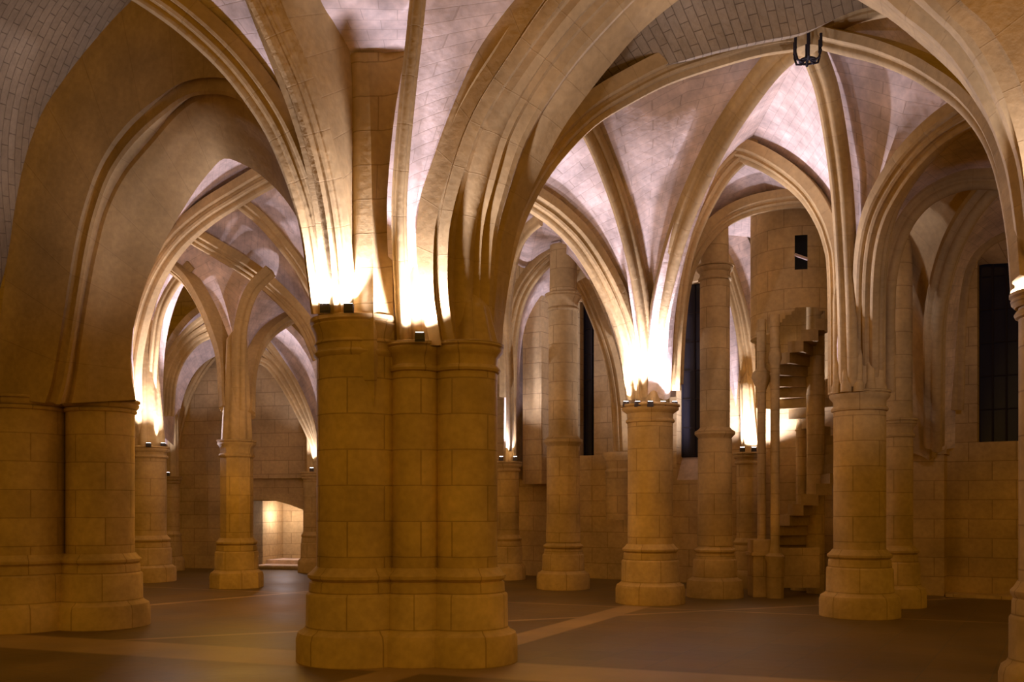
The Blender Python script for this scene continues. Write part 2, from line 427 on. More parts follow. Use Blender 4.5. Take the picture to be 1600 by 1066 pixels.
# flat arch face between upper rib and pilaster
b_ = loft([[(400,-40,8.45),(438,30),(470,100),(497,170),(520,245),(540,350),(550,488,9.68)],
           [(484,-50,8.8),(500,-5,9.0),(524,40,9.3),(548,86,9.6),(551,160,9.6),(551,350,9.6),(553,490,9.62)]], n=40, thick=.3, sub=3)
tag(link('stone_arch', b_, 'rib'), 'flat orange arch face between the upper left rib and the corner of the massive pier', 'arch', kind='thing')

# foreground arch F, massive pier to right pier
def plane(px0, D0, px1, D1):
    return lambda px: 1/((1/D0)+(px-px0)*(1/D1-1/D0)/(px1-px0))
pf = plane(690, 9.55, 1597, 7.7)
f0 = [(672,540),(656,450),(650,373),(657,308),(671,259),(692,196),(720,130),(755,66),(804,0),(880,-110),(1010,-230),(1180,-290),(1350,-250),(1480,-150),(1560,-50),(1600,0),(1640,80),(1670,200),(1690,400)]
f1 = [(690,540),(678,460),(678,373),(687,320),(699,280),(720,217),(748,157),(793,87),(850,0),(930,-100),(1050,-180),(1185,-215),(1330,-180),(1430,-90),(1500,0),(1537,32),(1562,67),(1585,107),(1606,170),(1622,250),(1635,400)]
f1b = [(712,540),(704,460),(706,373),(716,310),(730,255),(752,195),(782,140),(830,72),(885,0),(960,-80),(1060,-150),(1185,-185),(1310,-150),(1400,-70),(1462,0),(1505,40),(1540,90),(1565,140),(1588,200),(1606,270),(1618,400)]
f2 = [(748,540),(750,443),(755,357),(772,287),(793,217),(825,154),(877,77),(947,0),(1020,-70),(1110,-125),(1190,-145),(1280,-120),(1350,-58),(1412,0),(1450,28),(1490,66),(1525,115),(1552,165),(1575,220),(1590,275),(1606,400)]
f3 = [(784,548),(788,490),(795,430),(805,370),(825,310),(850,255),(880,200),(905,165),(930,132),(960,95),(1000,50),(1060,0),(1125,-45),(1200,-68),(1275,-45),(1340,0),(1390,30),(1430,62),(1470,97),(1500,127),(1525,162),(1545,195),(1560,230),(1572,270),(1585,340),(1597,420)]
n = 80
Ls = [curve(f0, n, 0, pf), curve(f1, n, 0, pf), curve(f1b, n, .22, pf), curve(f2, n, .50, pf), curve(f3, n, 1.15, pf)]
b_ = loft(Ls, bumps=[[0,0,0], [-.05,-.05,.03,.07,.04,-.03], [-.04,.02,.03,.02,-.04], [-.03,.05,.06,.02,-.05,0,0,0,0]], n=n, thick=.12)
tag(link('stone_arch', b_, 'rib'), 'great moulded foreground arch springing from the massive pier to the right edge', 'arch', kind='thing')

# left foreground arch E, left pier to massive pier
pe = plane(50, 12.0, 490, 10.2)
e0 = [(-8,620),(-4,540),(4,470),(12,400),(24,320),(40,245),(66,175),(101,122),(140,72),(196,10),(262,-45),(340,-65),(420,-30),(470,60),(498,200),(505,480)]
e1 = [(70,630),(80,600),(91,540),(101,478),(117,380),(133,315),(157,252),(196,196),(245,154),(290,127),(350,122),(400,145),(445,200),(478,300),(500,480)]
e1b = [(112,630),(120,590),(128,530),(137,470),(150,400),(168,332),(196,275),(240,222),(275,182),(310,157),(360,156),(410,185),(450,240),(478,320),(498,480)]
e2 = [(212,625),(205,580),(206,530),(214,490),(226,448),(244,405),(264,365),(300,305),(328,268),(350,248),(378,256),(405,272),(440,305),(468,348),(488,400),(497,490)]
Ls = [curve(e0, n, 0, pe), curve(e1, n, .12, pe), curve(e1b, n, .42, pe), curve(e2, n, 1.2, pe)]
b_ = loft(Ls, bumps=[[0,0,0,0,0,0], [-.06,-.03,.07,.08,.0,-.06], [.02,.02,0,0,.0,0,0]], n=n, thick=.12)
tag(link('stone_arch', b_, 'rib'), 'deep shadowed arch between the broad left pier and the massive pier', 'arch', kind='thing')

# left archway, far bay
rib('lit double-edged arch framing the left of the far bay, from the floodlit left pier',
    [(214,690,20.3),(207,620),(208,560),(222,490),(246,428),(280,378),(325,338),(372,308),(420,280),(460,262,17.8)], .50, .38, 'wide')
rib('wide rib in the far left bay falling right behind the massive pier, lowest of three',
    [(286,356,19.3),(306,372,18.9),(350,398),(400,430),(445,470),(478,510),(500,560,20)], .42, .32, 'wide')
rib('slender rib in the far left bay falling right towards the massive pier, topmost',
    [(356,300,18.9),(380,320,18.4),(410,345),(445,385),(474,425),(500,475,18.6)], .30, .26)
rib('orange rib curving from the floodlit left pier side down to the square-shafted pier, left',
    [(258,408,19.9),(270,418,19.6),(295,440),(318,478),(335,518),(348,562),(353,640,18.7)], .34, .28, 'wide')
rib('rib rising up right from the square-shafted pier to the wide rib',
    [(376,640,18.6),(376,570),(378,520),(386,480),(400,450),(425,425,18.2)], .22, .24)
rib('low rib leaving the square-shafted pier on its right',
    [(390,650,18.8),(392,590),(402,550),(422,520),(450,500),(480,485,20.5)], .30, .26)
for i, (o, lab) in enumerate(((0, 'upper'), (12, 'middle'), (24, 'lower'))):
    rib(lab+' of three thin lit ribs left of the square-shafted pier',
        [(246+o*.9,650,22.0),(250+o*.9,600),(262+o*.9,565),(286+o*.9,528+o*.3),(318+o*.9,500+o*.8),(350,486+o,21.5)], .13, .16)
rib('slim lit rib above the floodlit left pier', [(240,660,20.6),(240,600),(244,540),(252,490),(272,448),(300,415,19.5)], .18, .2)
for i, (o, lab) in enumerate(((0, 'upper'), (14, 'middle'), (28, 'lower'))):
    rib(lab+' of three thin lit ribs right of the square-shafted pier',
        [(494,720,23.0),(490-o*.1,690),(481-o*.45,650),(462-o*.65,605),(440-o*.7,570+o*.1),(415-o*.5,536+o*.9),(385,515+o,22.0)], .15, .16)
rib('faint wall arch on the orange far left wall', [(276,700,24.3),(286,650),(300,610),(324,570),(352,545),(400,535),(440,565,24.0)], .22, .16)

# ------------------------------------------------------------------ vault webs
def web(lines, mat='web', bulge=.12, thick=.15, n=40, sub=6, pad=.22, swap=False):
    b_ = loft([curve(l, n, pad) for l in lines], n=n, sub=sub, thick=thick, bulge=bulge)
    if swap:
        ul = b_.loops.layers.uv['UVMap']
        for f in b_.faces:
            for l in f.loops: l[ul].uv = (l[ul].uv[1]+.35*l[ul].uv[0], l[ul].uv[0]-.35*l[ul].uv[1])
    return tag(link('ceiling', b_, mat), None, None, None, 'structure')
WL = []
def W_(label, *a, **k):
    o = web(*a, **k); tag(o, label, 'ceiling'); return o
T = [(900,175,13.2),(922,212),(944,262),(968,330),(988,405),(1000,470),(1008,540),(1010,625,15.6)]
R2 = [(1262,58,11.8),(1215,100),(1175,150),(1130,218),(1096,285),(1066,360),(1046,430),(1034,490),(1030,540),(1026,620,15.5)]
R3 = [(1262,58,11.8),(1280,95),(1295,140),(1308,210),(1318,290),(1324,380),(1328,480),(1330,618,13.6)]
ML = [(1166,232,15.2),(1144,248),(1120,276),(1090,330),(1070,385),(1058,440),(1050,520),(1044,620,15.8)]
MR = [(1166,232,15.2),(1198,244),(1232,262),(1266,290),(1292,325),(1308,370),(1314,430),(1316,600,14.1)]
NN = [(1600,140,10.4),(1520,172),(1475,203),(1430,247),(1396,295),(1375,340),(1362,395),(1358,470),(1356,618,13.9)]
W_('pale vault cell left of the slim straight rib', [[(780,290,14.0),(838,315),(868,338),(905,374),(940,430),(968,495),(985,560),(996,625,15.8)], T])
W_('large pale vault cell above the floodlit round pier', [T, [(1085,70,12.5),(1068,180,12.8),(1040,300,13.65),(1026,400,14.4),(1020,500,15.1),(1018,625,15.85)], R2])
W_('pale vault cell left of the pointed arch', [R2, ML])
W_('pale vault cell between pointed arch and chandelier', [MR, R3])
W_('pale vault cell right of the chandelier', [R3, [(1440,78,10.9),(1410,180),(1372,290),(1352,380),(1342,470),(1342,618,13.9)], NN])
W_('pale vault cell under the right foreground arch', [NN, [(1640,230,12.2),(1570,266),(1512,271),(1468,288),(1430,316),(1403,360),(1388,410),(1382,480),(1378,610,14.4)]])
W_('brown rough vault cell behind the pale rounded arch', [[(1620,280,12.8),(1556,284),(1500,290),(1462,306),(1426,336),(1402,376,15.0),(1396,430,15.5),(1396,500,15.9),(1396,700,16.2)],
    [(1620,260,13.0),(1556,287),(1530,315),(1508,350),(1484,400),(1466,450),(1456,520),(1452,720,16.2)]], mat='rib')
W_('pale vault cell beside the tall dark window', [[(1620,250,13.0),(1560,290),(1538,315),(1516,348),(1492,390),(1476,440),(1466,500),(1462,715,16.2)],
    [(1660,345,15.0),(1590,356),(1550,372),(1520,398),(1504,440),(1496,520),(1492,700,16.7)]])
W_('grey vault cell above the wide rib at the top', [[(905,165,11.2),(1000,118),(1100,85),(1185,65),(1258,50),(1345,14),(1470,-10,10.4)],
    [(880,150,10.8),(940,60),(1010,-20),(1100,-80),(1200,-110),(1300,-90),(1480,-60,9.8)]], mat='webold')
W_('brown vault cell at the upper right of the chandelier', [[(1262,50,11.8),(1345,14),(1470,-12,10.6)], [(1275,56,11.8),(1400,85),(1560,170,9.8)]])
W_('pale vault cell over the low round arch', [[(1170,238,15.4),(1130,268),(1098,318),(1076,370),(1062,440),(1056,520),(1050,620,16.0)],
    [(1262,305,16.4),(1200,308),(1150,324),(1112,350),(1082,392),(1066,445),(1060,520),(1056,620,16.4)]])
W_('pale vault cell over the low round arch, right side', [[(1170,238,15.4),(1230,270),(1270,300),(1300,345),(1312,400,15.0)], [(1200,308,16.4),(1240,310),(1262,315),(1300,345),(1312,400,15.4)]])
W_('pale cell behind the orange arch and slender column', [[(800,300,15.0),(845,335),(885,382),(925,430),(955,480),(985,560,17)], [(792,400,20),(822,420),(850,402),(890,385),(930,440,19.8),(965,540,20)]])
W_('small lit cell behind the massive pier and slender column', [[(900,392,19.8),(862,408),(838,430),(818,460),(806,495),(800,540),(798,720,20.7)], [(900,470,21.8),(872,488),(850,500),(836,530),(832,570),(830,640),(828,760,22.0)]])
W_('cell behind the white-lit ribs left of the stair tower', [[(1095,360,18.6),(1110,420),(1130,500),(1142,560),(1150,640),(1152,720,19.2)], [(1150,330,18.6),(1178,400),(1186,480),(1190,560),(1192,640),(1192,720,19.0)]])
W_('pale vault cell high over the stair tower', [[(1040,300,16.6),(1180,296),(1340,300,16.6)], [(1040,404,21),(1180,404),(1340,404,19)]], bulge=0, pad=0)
# massive pier webs
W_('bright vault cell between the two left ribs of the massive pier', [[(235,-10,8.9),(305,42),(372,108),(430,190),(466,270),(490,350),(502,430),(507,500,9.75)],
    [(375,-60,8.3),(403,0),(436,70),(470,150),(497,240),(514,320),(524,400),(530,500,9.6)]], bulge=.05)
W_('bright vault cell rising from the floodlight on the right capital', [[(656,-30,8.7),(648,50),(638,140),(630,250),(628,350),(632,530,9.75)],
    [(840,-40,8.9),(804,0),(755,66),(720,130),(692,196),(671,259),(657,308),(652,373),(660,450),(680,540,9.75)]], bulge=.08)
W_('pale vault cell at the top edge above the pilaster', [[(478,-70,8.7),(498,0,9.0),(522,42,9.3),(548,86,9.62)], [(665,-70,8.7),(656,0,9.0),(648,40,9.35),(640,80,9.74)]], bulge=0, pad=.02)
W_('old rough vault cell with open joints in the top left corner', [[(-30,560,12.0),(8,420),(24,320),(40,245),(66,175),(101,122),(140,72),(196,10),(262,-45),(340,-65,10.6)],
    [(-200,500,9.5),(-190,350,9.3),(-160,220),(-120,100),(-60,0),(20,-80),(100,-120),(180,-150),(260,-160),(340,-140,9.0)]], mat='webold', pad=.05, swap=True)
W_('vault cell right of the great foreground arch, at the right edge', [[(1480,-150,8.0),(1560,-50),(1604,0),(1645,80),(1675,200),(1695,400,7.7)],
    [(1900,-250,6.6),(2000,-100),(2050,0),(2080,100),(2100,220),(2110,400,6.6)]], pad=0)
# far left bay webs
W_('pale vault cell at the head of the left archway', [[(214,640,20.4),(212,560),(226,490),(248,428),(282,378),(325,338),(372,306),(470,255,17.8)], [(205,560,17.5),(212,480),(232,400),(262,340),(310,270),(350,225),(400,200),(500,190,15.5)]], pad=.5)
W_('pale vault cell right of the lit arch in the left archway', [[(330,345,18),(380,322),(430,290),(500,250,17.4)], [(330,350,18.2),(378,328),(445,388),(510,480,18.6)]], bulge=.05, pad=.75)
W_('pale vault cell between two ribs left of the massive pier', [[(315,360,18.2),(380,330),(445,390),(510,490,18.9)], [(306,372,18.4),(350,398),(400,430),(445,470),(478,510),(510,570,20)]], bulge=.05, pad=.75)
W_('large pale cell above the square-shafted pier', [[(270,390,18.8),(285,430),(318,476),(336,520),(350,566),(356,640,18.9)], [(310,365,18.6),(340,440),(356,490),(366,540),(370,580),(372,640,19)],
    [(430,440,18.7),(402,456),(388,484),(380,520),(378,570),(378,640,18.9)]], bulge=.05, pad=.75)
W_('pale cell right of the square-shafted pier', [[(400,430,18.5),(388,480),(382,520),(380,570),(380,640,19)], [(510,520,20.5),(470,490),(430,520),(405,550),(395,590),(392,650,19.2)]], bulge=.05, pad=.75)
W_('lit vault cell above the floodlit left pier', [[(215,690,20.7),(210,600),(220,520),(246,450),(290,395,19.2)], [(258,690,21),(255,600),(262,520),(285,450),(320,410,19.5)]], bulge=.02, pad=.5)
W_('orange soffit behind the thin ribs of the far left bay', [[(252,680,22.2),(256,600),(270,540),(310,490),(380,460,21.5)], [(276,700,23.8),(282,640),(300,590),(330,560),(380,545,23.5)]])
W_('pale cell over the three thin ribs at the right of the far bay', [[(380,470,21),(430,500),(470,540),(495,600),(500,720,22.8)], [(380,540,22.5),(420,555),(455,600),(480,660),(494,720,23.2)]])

# ------------------------------------------------------------------ walls
wr = lambda px: 1/(.0450+(px-790)*1.91e-5)
wl = plane(180, 25.0, 860, 22.2)
def wall_with_holes(pl, px0, px1, zt, holes, depth, name, label, mat='wall'):
    """vertical wall along the plane pl; holes: (pxa, pxb, z0, z1)"""
    bm = bmesh.new(); uvl = bm.loops.layers.uv.new('UVMap')
    A = Vector(((px0-800)/F*pl(px0), pl(px0), 0)); B = Vector(((px1-800)/F*pl(px1), pl(px1), 0))
    d = (B-A).normalized(); nrm = Vector((-d.y, d.x, 0))
    if nrm.y < 0: nrm = -nrm
    def s_of(px):
        return (Vector(((px-800)/F*pl(px), pl(px), 0))-A).dot(d)
    ss = sorted({0, (B-A).length}|{s_of(h[0]) for h in holes}|{s_of(h[1]) for h in holes})
    zs = sorted({0, zt}|{h[2] for h in holes}|{h[3] for h in holes})
    H = [(s_of(h[0]), s_of(h[1]), h[2], h[3]) for h in holes]
    def quad(pts, uvs):
        f = bm.faces.new([bm.verts.new(p) for p in pts])
        for l, uv in zip(f.loops, uvs): l[uvl].uv = uv
    for i in range(len(ss)-1):
        for j in range(len(zs)-1):
            sm, zm = (ss[i]+ss[i+1])/2, (zs[j]+zs[j+1])/2
            if any(h[0] < sm < h[1] and h[2] < zm < h[3] for h in H): continue
            c = [(ss[i], zs[j]), (ss[i+1], zs[j]), (ss[i+1], zs[j+1]), (ss[i], zs[j+1])]
            quad([A+d*s+Vector((0,0,z)) for s, z in c], c)
            quad([A+d*s+nrm*depth+Vector((0,0,z)) for s, z in c[::-1]], c[::-1])
    for a, b__, z0, z1 in H:
        for (s0, za, s1, zb) in ((a,z0,a,z1), (b__,z0,b__,z1), (a,z0,b__,z0), (a,z1,b__,z1)):
            p = A+d*s0+Vector((0,0,za)); q = A+d*s1+Vector((0,0,zb))
            quad([p, q, q+nrm*depth, p+nrm*depth], [(0,0),(0,(q-p).length),(depth,(q-p).length),(depth,0)])
    o = link(name, bm, mat, smooth=False)
    tag(o, label, 'wall', kind='structure')
    return A, d, nrm, s_of
zw = lambda px, py: ZH(py, wr(px))
holesR = [(903,928,zw(915,712),zw(915,470)), (1057,1098,zw(1080,750),zw(1080,440)), (1527,1660,zw(1560,690),zw(1560,372))]
A, d, nrm, s_of = wall_with_holes(wr, 790, 1760, 8.6, holesR, .6, 'wall_right', 'long stone wall behind the columns with three tall dark windows')
zl = lambda px, py: ZH(py, wl(px))
Al, dl, nl, sl = wall_with_holes(wl, -60, 862, 8.6, [(395,476,.06,zl(435,783))], .5, 'wall_left', 'far stone wall of the left bay with a low lit doorway')
# windows: night pane, frame bars
def window(idx, a, b__, z0, z1, bars, rows, label):
    s0, s1 = s_of(a), s_of(b__)
    t = empty('window_%d' % idx, A+d*((s0+s1)/2)+Vector((0,0,z0)), label, 'window', kind='structure')
    def slab(bm, sa, sb, da, db, za, zb):
        pts = [A+d*s+nrm*q+Vector((0,0,z)) for s in (sa, sb) for q in (da, db) for z in (za, zb)]
        V = [bm.verts.new(p) for p in pts]
        for q in ((0,1,3,2),(4,6,7,5),(0,4,5,1),(2,3,7,6),(0,2,6,4),(1,5,7,3)): bm.faces.new([V[i] for i in q])
    bm = bmesh.new(); slab(bm, s0-.02, s1+.02, .30, .31, z0-.02, z1+.02); link('pane', bm, 'glass', t, smooth=False)
    bm = bmesh.new(); slab(bm, s0-.3, s1+.3, .62, .66, z0-.3, z1+.3); link('night_backing', bm, 'night', t, smooth=False)
    bm = bmesh.new()
    for i in range(bars+1):
        s = s0+(s1-s0)*i/bars
        slab(bm, s-.015, s+.015, .26, .30, z0, z1)
    for i in range(rows+1):
        z = z0+(z1-z0)*i/rows
        slab(bm, s0, s1, .27, .29, z-.01, z+.01)
    link('iron_bars', bm, 'iron', t, smooth=False)
    return t
window(1, 903, 928, zw(915,712), zw(915,470), 2, 6, 'narrow dark window behind the left slender column')
window(2, 1057, 1098, zw(1080,712), zw(1080,440), 2, 6, 'dark window between floodlit round pier and right slender column')
window(3, 1527, 1660, zw(1560,690), zw(1560,372), 6, 6, 'tall dark window at the right edge')
# solid block under window 2: its sloping lit sill
bm = bmesh.new(); bm.loops.layers.uv.new('UVMap')
pts = []
for s in (s_of(1057), s_of(1098)):
    for q, z in ((.02, zw(1080,750)), (.34, zw(1080,712)), (.34, zw(1080,750)-.2)):
        pts.append(bm.verts.new(A+d*s+nrm*q+Vector((0,0,z))))
for q in ((0,1,4,3),(0,2,1),(3,4,5),(1,2,5,4),(0,3,5,2)): bm.faces.new([pts[i] for i in q])
tag(link('window_sill', bm, 'web', smooth=False), 'pale sloping stone sill below the dark window right of the floodlit round pier', 'sill', kind='structure')
# arched lintel of the right window
b_ = loft([[(1512,420,16.9),(1520,395),(1550,368),(1600,352),(1660,350,15.9)], [(1524,420,17.2),(1532,414),(1560,412),(1600,410),(1660,408,16.1)]], n=20, thick=.1, sub=3)
tag(link('window_lintel', b_, 'wall'), 'recessed stone head above the tall window at the right edge', 'lintel', kind='structure')

# recess pilaster behind column A
def wall_box(plf, pa, pb, za, zb, d0, d1, name, label, cat, mat='wall', kind='thing'):
    Da, Db = plf(pa), plf(pb)
    a_ = Vector(((pa-800)/F*Da, Da, 0)); b2 = Vector(((pb-800)/F*Db, Db, 0)); dd = (b2-a_).normalized(); nn = Vector((-dd.y, dd.x, 0))
    if nn.y < 0: nn = -nn
    L_ = (b2-a_).length
    bm = bmesh.new(); uvl = bm.loops.layers.uv.new('UVMap')
    pts = [a_+dd*s+nn*q+Vector((0,0,z)) for s in (0, L_) for q in (d0, d1) for z in (za, zb)]
    V = [bm.verts.new(p) for p in pts]
    for q in ((0,1,3,2),(4,6,7,5),(0,4,5,1),(2,3,7,6),(0,2,6,4),(1,5,7,3)):
        f = bm.faces.new([V[i] for i in q])
        for l in f.loops: l[uvl].uv = ((l.vert.co-a_).dot(dd)+(l.vert.co-a_).dot(nn), l.vert.co.z)
    return tag(link(name, bm, mat, smooth=False), label, cat, kind=kind)
wall_box(wr, 833, 862, zw(845,757), 7.0, -.45, .02, 'wall_buttress', 'hanging stone buttress on the wall left of the left slender column', 'buttress')
wall_box(wr, 1432, 1480, 0, zw(1455,700), -.35, .02, 'wall_pilaster', 'stone pilaster on the wall right of the bundled-shaft pier', 'pilaster')
wall_box(wr, 1430, 1484, zw(1455,712), zw(1455,698), -.40, .02, 'pilaster_cornice', 'thin moulded cornice capping the wall pilaster at the right', 'cornice')
wall_box(wr, 1484, 1700, zw(1560,935), zw(1560,928), -.5, .0, 'wall_ledge', 'low dark stone ledge at the foot of the right wall', 'ledge')
# door passage
pA = Al+dl*sl(395); pB = Al+dl*sl(476)
bm = bmesh.new(); bm.loops.layers.uv.new('UVMap')
zt = zl(435,783)
def q4(bm, pts, uv=None):
    uvl = bm.loops.layers.uv.get('UVMap')
    f = bm.faces.new([bm.verts.new(p) for p in pts])
    for l, c in zip(f.loops, uv or [(0,0),(1.4,0),(1.4,2),(0,2)]): l[uvl].uv = c
E = 1.6
for p, q in ((pA, pA+nl*E), (pB+nl*E, pB), (pA+nl*E-dl*.3, pB+nl*E+dl*.3)):
    q4(bm, [p, q, q+Vector((0,0,zt)), p+Vector((0,0,zt))])
q4(bm, [pA+Vector((0,0,zt)), pB+Vector((0,0,zt)), pB+nl*E+Vector((0,0,zt)), pA+nl*E+Vector((0,0,zt))])
tag(link('door_1', bm, 'wall', smooth=False), 'low lit doorway passage beyond the square-shafted pier', 'doorway', kind='structure')
# segmental arch head of the doorway
bm = bmesh.new(); bm.loops.layers.uv.new('UVMap')
top = []
for i in range(13):
    t = i/12; px = 393+85*t
    py = 781+ 18*max(0, (t-.25)/.75)**1.6
    D = wl(px)-.04
    top.append((P(px, py, D), P(px, 772, D)))
for (a0, a1), (b0, b1) in zip(top, top[1:]):
    q4(bm, [a0, b0, b1, a1]); q4(bm, [a0, a0+nl*.45, b0+nl*.45, b0])
tag(link('door_head', bm, 'wall', smooth=False), 'curved stone head over the low lit doorway', 'lintel', kind='structure')
bm = bmesh.new(); bm.loops.layers.uv.new('UVMap')
for k, (h, a) in enumerate(((.10, .0), (.2, .7))):
    p0, p1 = pA+nl*a, pB+nl*a
    q4(bm, [p0, p1, p1+Vector((0,0,h)), p0+Vector((0,0,h))]); q4(bm, [p0+Vector((0,0,h)), p1+Vector((0,0,h)), p1+nl*.9+Vector((0,0,h)), p0+nl*.9+Vector((0,0,h))])
tag(link('door_step', bm, 'web', smooth=False), 'pale stone steps in the low lit doorway', 'steps', kind='thing')
wall_box(wl, 395, 476, zl(435,748), zl(435,742), -.12, .0, 'wall_ledge', 'thin ledge on the wall above the low lit doorway', 'ledge')

# ------------------------------------------------------------------ floor
fm = bpy.data.materials.new('floor_paving'); nt, bs = nodes(fm); N = nt.nodes.new; Lk = nt.links.new
geo = N('ShaderNodeNewGeometry')
def seg_mask(ax, ay, bx, by, w):
    """1 on the band of half-width w about the line through a and b (no ends)"""
    dx, dy = bx-ax, by-ay; l_ = math.hypot(dx, dy); nx, ny = -dy/l_, dx/l_
    dot = N('ShaderNodeVectorMath'); dot.operation = 'DOT_PRODUCT'; dot.inputs[1].default_value = (nx, ny, 0); Lk(geo.outputs['Position'], dot.inputs[0])
    s_ = N('ShaderNodeMath'); s_.operation = 'SUBTRACT'; s_.inputs[1].default_value = nx*ax+ny*ay; Lk(dot.outputs['Value'], s_.inputs[0])
    a_ = N('ShaderNodeMath'); a_.operation = 'ABSOLUTE'; Lk(s_.outputs[0], a_.inputs[0])
    mr = N('ShaderNodeMapRange'); mr.inputs[1].default_value = w*.9; mr.inputs[2].default_value = w*1.1; mr.inputs[3].default_value = 1; mr.inputs[4].default_value = 0
    Lk(a_.outputs[0], mr.inputs[0]); return mr.outputs[0]
def fp(px, py):
    D = F*CH/(py-HY); return ((px-800)/F*D, D)
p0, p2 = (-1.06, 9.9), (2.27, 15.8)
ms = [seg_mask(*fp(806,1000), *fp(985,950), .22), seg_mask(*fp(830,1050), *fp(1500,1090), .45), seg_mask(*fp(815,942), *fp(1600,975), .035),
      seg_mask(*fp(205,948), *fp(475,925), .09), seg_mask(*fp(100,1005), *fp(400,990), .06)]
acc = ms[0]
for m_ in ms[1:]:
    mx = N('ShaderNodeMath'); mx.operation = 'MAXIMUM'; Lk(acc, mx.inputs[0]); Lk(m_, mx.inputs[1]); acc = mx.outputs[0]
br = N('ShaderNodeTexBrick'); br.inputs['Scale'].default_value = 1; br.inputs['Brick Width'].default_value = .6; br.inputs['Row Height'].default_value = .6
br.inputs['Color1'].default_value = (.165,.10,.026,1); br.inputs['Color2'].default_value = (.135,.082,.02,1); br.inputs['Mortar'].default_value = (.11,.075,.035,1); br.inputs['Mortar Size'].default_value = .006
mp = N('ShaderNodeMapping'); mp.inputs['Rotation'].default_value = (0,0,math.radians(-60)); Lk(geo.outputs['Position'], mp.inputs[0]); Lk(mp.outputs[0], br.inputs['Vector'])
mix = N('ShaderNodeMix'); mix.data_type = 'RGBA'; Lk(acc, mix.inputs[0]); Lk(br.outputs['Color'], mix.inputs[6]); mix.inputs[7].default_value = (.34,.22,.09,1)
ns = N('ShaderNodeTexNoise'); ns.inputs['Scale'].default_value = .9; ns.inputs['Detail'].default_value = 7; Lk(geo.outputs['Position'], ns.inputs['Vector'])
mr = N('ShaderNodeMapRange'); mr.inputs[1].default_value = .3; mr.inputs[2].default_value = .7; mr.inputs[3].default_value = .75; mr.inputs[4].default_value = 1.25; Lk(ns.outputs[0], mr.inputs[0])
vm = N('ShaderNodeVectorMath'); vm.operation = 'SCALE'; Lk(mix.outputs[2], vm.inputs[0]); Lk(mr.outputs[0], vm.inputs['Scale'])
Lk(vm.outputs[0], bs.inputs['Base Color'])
rr_ = N('ShaderNodeMapRange'); rr_.inputs[3].default_value = .38; rr_.inputs[4].default_value = .62; Lk(ns.outputs[0], rr_.inputs[0]); Lk(rr_.outputs[0], bs.inputs['Roughness'])
bp = N('ShaderNodeBump'); bp.inputs['Strength'].default_value = .25; bp.inputs['Distance'].default_value = .02
n3 = N('ShaderNodeTexNoise'); n3.inputs['Scale'].default_value = 5; n3.inputs['Detail'].default_value = 4; Lk(geo.outputs['Position'], n3.inputs['Vector']); Lk(n3.outputs[0], bp.inputs['Height']); Lk(bp.outputs[0], bs.inputs['Normal'])
bs.inputs['Specular IOR Level'].default_value = .3
M['floor'] = fm
bm = bmesh.new(); bm.loops.layers.uv.new('UVMap')
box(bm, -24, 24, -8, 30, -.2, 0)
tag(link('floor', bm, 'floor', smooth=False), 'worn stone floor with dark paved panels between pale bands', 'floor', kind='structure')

# ------------------------------------------------------------------ stair tower
TD = 17.2; tx = (1246-800)/F*(TD+.3); ty = TD+.35
tw = empty('stair_tower', (tx, ty, 0), 'round stone stair tower above an open cage, between slender column and bundled-shaft pier', 'tower', kind='thing')
# upper drum with two openings (arched mouth at the bottom, small window)
R = .82; rows = []
def drum(z, a): return Vector((tx+R*math.cos(a), ty+R*math.sin(a), z))
bm = bmesh.new(); uvl = bm.loops.layers.uv.new('UVMap')
aa = [PI+ i*PI*2/96 for i in range(97)]
def px_of(v): return 800+F*v.x/v.y
def py_of(v): return 790-F*(v.z-1.6)/v.y
zs = [ZH(525, TD)-1.2+i*.06 for i in range(60)]
for i in range(96):
    for j in range(len(zs)-1):
        am = (aa[i]+aa[i+1])/2; zm = (zs[j]+zs[j+1])/2; v = drum(zm, am)
        x_, y_ = px_of(v), py_of(v)
        front = math.sin(am) < 0
        if zm < ZH(525, TD) and (front or math.cos(am) < -.75): continue
        if front and 1241 < x_ < 1263 and 368 < y_ < 422: continue
        if front and 1217 < x_ < 1290:
            yt = 478+30*((x_-1262)/45)**2
            if y_ > yt: continue
        vs = [drum(zs[j], aa[i]), drum(zs[j], aa[i+1]), drum(zs[j+1], aa[i+1]), drum(zs[j+1], aa[i])]
        f = bm.faces.new([bm.verts.new(p) for p in vs])
        for l, (a_, z_) in zip(f.loops, ((aa[i],zs[j]),(aa[i+1],zs[j]),(aa[i+1],zs[j+1]),(aa[i],zs[j+1]))): l[uvl].uv = (a_*R, z_)
bmesh.ops.remove_doubles(bm, verts=bm.verts[:], dist=1e-4)
bm.normal_update()
link('drum', bm, 'pier', tw)
# window backing inside the drum: near-black sheet closing the opening, plus a pale diagonal strut
bm = bmesh.new(); v = P(1252,395,TD-.35)
box(bm, v.x-.22, v.x+.22, v.y+.05, v.y+.08, v.z-.42, v.z+.42); link('window_backing', bm, 'night', tw, smooth=False)
bm = bmesh.new(); a_ = P(1242,398,TD-.46); c_ = P(1262,405,TD-.46); tube(bm, [a_, c_], .028); tag(link('window_strut', bm, 'web', tw), 'pale diagonal strut in the small window')
